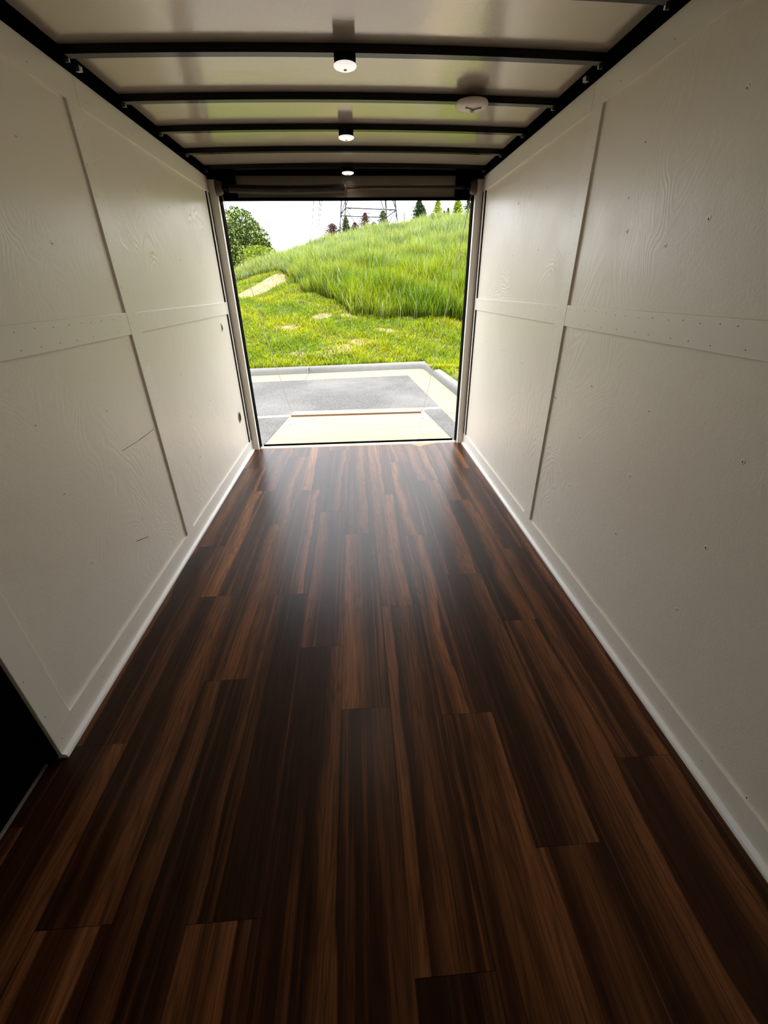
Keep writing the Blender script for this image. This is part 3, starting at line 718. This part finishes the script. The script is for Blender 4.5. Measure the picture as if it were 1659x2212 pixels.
# =============================================================== TREES, SHRUBS
def crown(name, parent, n, sampler, size, ca, cb, hl, plate=None):
    P, up = sampler(n); n = len(P)
    a = R.normal(0, 1, (n, 3)); a /= np.linalg.norm(a, axis=1)[:, None]; b = np.cross(a, R.normal(0, 1, (n, 3))); b /= np.linalg.norm(b, axis=1)[:, None]
    s = R.uniform(.6, 1.3, (n, 1)) * size
    V = np.stack([P - a * s, P - b * s * .45, P + a * s, P + b * s * .45], 1)
    t = R.random((n, 1)); c = np.array(ca) * (1 - t) + np.array(cb) * t; k = R.random((n, 1)) < .22; c = np.where(k, np.array(hl), c) * R.uniform(.75, 1.2, (n, 1))
    return fast_mesh(name, V.reshape(-1, 3), [np.arange(n * 4).reshape(-1, 4)], 'leaf', parent, tint=np.repeat(c[:, None], 4, 1).reshape(-1, 3))
def blob_sampler(blobs, shell=.55):
    def f(n):
        w = np.array([b[3] ** 2 for b in blobs]); idx = R.choice(len(blobs), n, p=w / w.sum()); B = np.array(blobs)[idx]
        d = R.normal(0, 1, (n, 3)); d /= np.linalg.norm(d, axis=1)[:, None]; r = B[:, 3] * (shell + (1 - shell) * R.random(n) ** .6)
        return B[:, :3] + d * r[:, None], d[:, 2]
    return f
def trunk(parent, x, y, z0, z1, r, branches=5, spread=1.0):
    bm = bmesh.new(); bm_path(bm, [(x, y, z0 - .2), (x + .05, y, z0 + (z1 - z0) * .5), (x - .03, y + .05, z1)], [r, r * .75, r * .3], 8)
    for k in range(branches):
        a = k * 2.4; zz = z0 + (z1 - z0) * (.35 + .55 * k / branches)
        bm_path(bm, [(x, y, zz), (x + math.cos(a) * spread * .5, y + math.sin(a) * spread * .5, zz + spread * .3), (x + math.cos(a) * spread, y + math.sin(a) * spread, zz + spread * .75)], [r * .4, r * .25, r * .1], 6)
    obj('trunk', bm, 'bark', parent)
tx, ty = -8.25, 35.0; tb = float(terrain(tx, ty))
t = empty('broadleaf_tree', (tx, ty, tb), 'large round dark green tree at the left beyond the hill', 'tree')
trunk(t, tx, ty, tb, tb + 3.6, .22, 7, 1.6)
bl = [(tx + 1.6, ty - .3, 4.3, 1.1), (tx + 2.6, ty, 3.3, .6), (tx - .2, ty - .6, 3.2, 2.2), (tx + .2, ty, 3.6, 2.0), (tx + .7, ty, 4.6, 1.5), (tx + 1.7, ty - .2, 3.4, 1.25), (tx - 1.2, ty, 4.0, 1.6), (tx + 2.3, ty + .2, 2.7, .9), (tx + .1, ty - .4, 2.4, 1.9), (tx + 1.0, ty, 5.5, .75), (tx - .3, ty, 5.4, .8), (tx + .45, ty - .1, 6.0, .42), (tx + 2.0, ty - .5, 4.0, .6), (tx + 2.0, ty - .2, 2.1, 1.1)]
crown('foliage', t, 34000, blob_sampler(bl, .62), .085, (.012, .026, .006), (.08, .125, .025), (.34, .42, .10))
def shrub(name, x, y, zb, h, r, n, size, ca, cb, hl, label, cat, cone=True, group=None, sticks=8, shell=.2):
    z0 = float(terrain(x, y)); t = empty(name, (x, y, z0), label, cat, group)
    bm = bmesh.new(); top = zb + h; bm_path(bm, [(x, y, z0 - .1), (x, y, (z0 + top) / 2), (x + .02, y, top)], [.045, .03, .008], 6)
    for k in range(sticks):
        a = k * 2.4; f = .2 + .7 * k / sticks; zz = z0 + (top - z0) * f; rr = r * (1 - f * .6)
        bm_path(bm, [(x, y, zz), (x + math.cos(a) * rr, y + math.sin(a) * rr, zz + rr * .9)], [.014, .005], 5)
    obj('stem', bm, 'bark', t)
    def smp(n):
        f = R.random(n) ** (1.0 if cone else .9); z = zb + h * f; rad = r * 1.25 * ((1 - f) ** .75 + .04 if cone else np.sqrt(np.clip(1 - (2 * f - 1) ** 2, 0, 1))) * R.uniform(.5, 1.35, n)
        a = R.uniform(0, 2 * np.pi, n); q = rad * (shell + (1 - shell) * R.random(n)) 
        return np.stack([x + q * np.cos(a), y + q * np.sin(a), z], -1), a
    crown('foliage', t, n, smp, size, ca, cb, hl)
    return t
shrub('leafy_bush', -5.7, 30, 2.55, 1.15, 1.15, 1500, .075, (.07, .13, .012), (.19, .25, .02), (.34, .38, .05), 'low yellow-green bush in front of the large round tree', 'bush', cone=False)
DK = ((.010, .022, .008), (.035, .055, .018), (.10, .14, .05)); YG = ((.07, .14, .012), (.24, .31, .02), (.42, .45, .05)); BR = ((.045, .022, .018), (.11, .065, .052), (.20, .14, .12)); OL = ((.025, .04, .015), (.07, .09, .03), (.14, .17, .07))
G1 = 'young trees along the crest of the hill'; G2 = 'shrubs at the foot of the lattice tower'
for (x, y, zb, top, r, n, c, lab) in (
    (4.10, 30, 4.2, 5.95, .42, 1500, DK, 'darkest young tree on the crest, left of the yellow-green saplings'),
    (4.48, 30.9, 4.2, 5.75, .36, 1100, DK, 'shorter dark tree touching the darkest young tree on its right'),
    (3.66, 30.4, 4.2, 4.95, .16, 260, DK, 'tiny dark sprig at the left foot of the darkest young tree'),
    (4.78, 29.2, 4.1, 5.15, .36, 800, YG, 'low yellow-green sapling right beside the dark young trees'),
    (5.24, 30, 4.3, 6.0, .34, 1100, YG, 'slender half-bare sapling midway between dark tree and bright sapling'),
    (5.72, 30.6, 4.3, 5.45, .24, 420, OL, 'short sparse sapling left of the brightest yellow sapling'),
    (6.42, 30, 4.3, 6.0, .40, 1600, YG, 'brightest and fullest yellow-green sapling near the right jamb'),
    (6.02, 30.8, 4.3, 5.6, .20, 380, OL, 'thin olive sapling directly left of the fullest sapling'),
    (7.10, 30.2, 4.4, 6.1, .30, 700, OL, 'rightmost young tree, half hidden by the right door jamb')):
    shrub('young_tree', x, y, zb, top - zb, r * 1.45, int(n * 1.2), .075, *c, lab, 'tree', group=G1)
SPR = 1.75
for (x, y, top, r, c, lab) in (
    (-1.15, 32, 5.0, .50, BR, 'leftmost reddish brown shrub below the lattice tower'), (-.28, 32, 5.35, .30, OL, 'dark olive shrub between the left tower legs'),
    (.28, 32.5, 5.1, .42, BR, 'reddish brown shrub just right of the left tower legs'), (.95, 32, 5.55, .42, BR, 'tall brown conifer-shaped shrub under the middle of the tower'),
    (1.55, 32.7, 5.15, .40, BR, 'low brown shrub between the two conifer-shaped shrubs'), (2.08, 32, 5.65, .40, OL, 'dark green conifer-shaped shrub left of the right tower legs')):
    shrub('hilltop_shrub', x, y, 4.0, top - 4.0, r * SPR, 2200, .055, *c, lab, 'shrub', group=G2, sticks=14)
shrub('bare_shrub', 3.45, 32, 4.4, 1.35, .50, 260, .035, *BR, 'leafless grey shrub between the lattice tower and the dark tree', 'shrub', cone=False, sticks=40)
shrub('hilltop_weed', -2.40, 29.5, 3.4, .78, .22, 60, .05, *DK, 'small dark weed alone on the ridge under the wires', 'weed', cone=False, sticks=6)

# =============================================================== LATTICE TOWER AND WIRES
NL, NR, FL, FR = (Vector(v) for v in ((-.85, 100, 15.23), (9.38, 102.6, 15.23), (-2.05, 110.2, 15.23), (8.16, 113.0, 15.23)))
cen = (NL + NR + FL + FR) / 4
def leg(c, z):   # legs taper towards a point high above
    k = (60 - z) / (60 - 15.23); p = Vector((cen.x, cen.y, 0)); return Vector((cen.x + (c.x - cen.x) * k, cen.y + (c.y - cen.y) * k, z))
t = empty('lattice_tower', (cen.x, cen.y, 2), 'tall grey steel lattice power-line tower behind the hill', 'tower')
cs = [NL, NR, FR, FL]
for c in cs:
    bm = bmesh.new(); bm_tube(bm, leg(c, 1.5), leg(c, 44), .135, 6, .09); obj('leg', bm, 'tower', t)
bm = bmesh.new()
for i in range(4):
    a, b = cs[i], cs[(i + 1) % 4]
    bm_tube(bm, a, b, .115, 6); mid = (a + b) / 2
    lo_a, lo_b = leg(a, 5.2), leg(b, 5.2)
    bm_tube(bm, a, (lo_a + lo_b) / 2 + (lo_b - lo_a) * .18, .09, 5); bm_tube(bm, b, (lo_a + lo_b) / 2 - (lo_b - lo_a) * .18, .09, 5)
    bm_tube(bm, mid, Vector((mid.x, mid.y, 9.5)), .05, 5)
    up_a, up_b = leg(a, 27), leg(b, 27); um = (up_a + up_b) / 2
    bm_tube(bm, a, um, .10, 5); bm_tube(bm, b, um, .10, 5)
    bm_tube(bm, up_a, up_b, .10, 5)
    for z0, z1 in ((27, 33), (33, 38), (38, 42)):
        bm_tube(bm, leg(a, z0), leg(b, z1), .07, 5); bm_tube(bm, leg(b, z0), leg(a, z1), .07, 5)
bm_tube(bm, NL, FR, .055, 5); bm_tube(bm, NR, FL, .055, 5)
obj('bracing', bm, 'tower', t)
bm = bmesh.new()
for z, L in ((30, 9), (36, 8)):
    pass
for z, L in ():
    for s in (-1, 1):
        tip = Vector((cen.x + s * L, cen.y, z + 1.0))
        for c in cs[:2] if s else cs: pass
        bm_tube(bm, leg(NL if s < 0 else NR, z), tip, .09, 5); bm_tube(bm, leg(FL if s < 0 else FR, z), tip, .09, 5); bm_tube(bm, leg(NL if s < 0 else NR, z + 3), tip, .08, 5)
bm.free()
for z, L in ((30, 9), (36, 8)):
    for s in (-1, 1):
        bm = bmesh.new(); tip = Vector((cen.x + s * L, cen.y, z + 1.0))
        for c in ((NL, FL) if s < 0 else (NR, FR)):
            bm_tube(bm, leg(c, z), tip, .09, 5); bm_tube(bm, leg(c, z + 3), tip, .08, 5)
        obj('cross_arm', bm, 'tower', t)
wl = ['leftmost single overhead wire left of the tower', 'left wire of the close pair left of the tower', 'right wire of the close pair left of the tower', 'faint overhead wire midway between wire pair and tower', 'overhead wire nearest the left side of the tower']
for (a, b), lb in zip((((-13., 189.4), (-24.1, 305.9)), ((-10.8, 189.4), (-22., 322.2)), ((-10.2, 189.4), (-21.4, 322.3)), ((-7.3, 193.2), (-13.1, 267.)), ((-3.7, 190.4), (-8.7, 263.5))), wl):
    A = Vector((*a, 30)); B = Vector((*b, 30)); S = A - (B - A) * .72; E = A + (B - A) * 2.2
    r = .15 if 'faint' not in lb and 'nearest' not in lb else .09
    bm = bmesh.new(); bm_tube(bm, S, E, r, 5); tag(obj('overhead_wire', bm, 'wire'), lb, 'wire', 'power lines beside the tower')
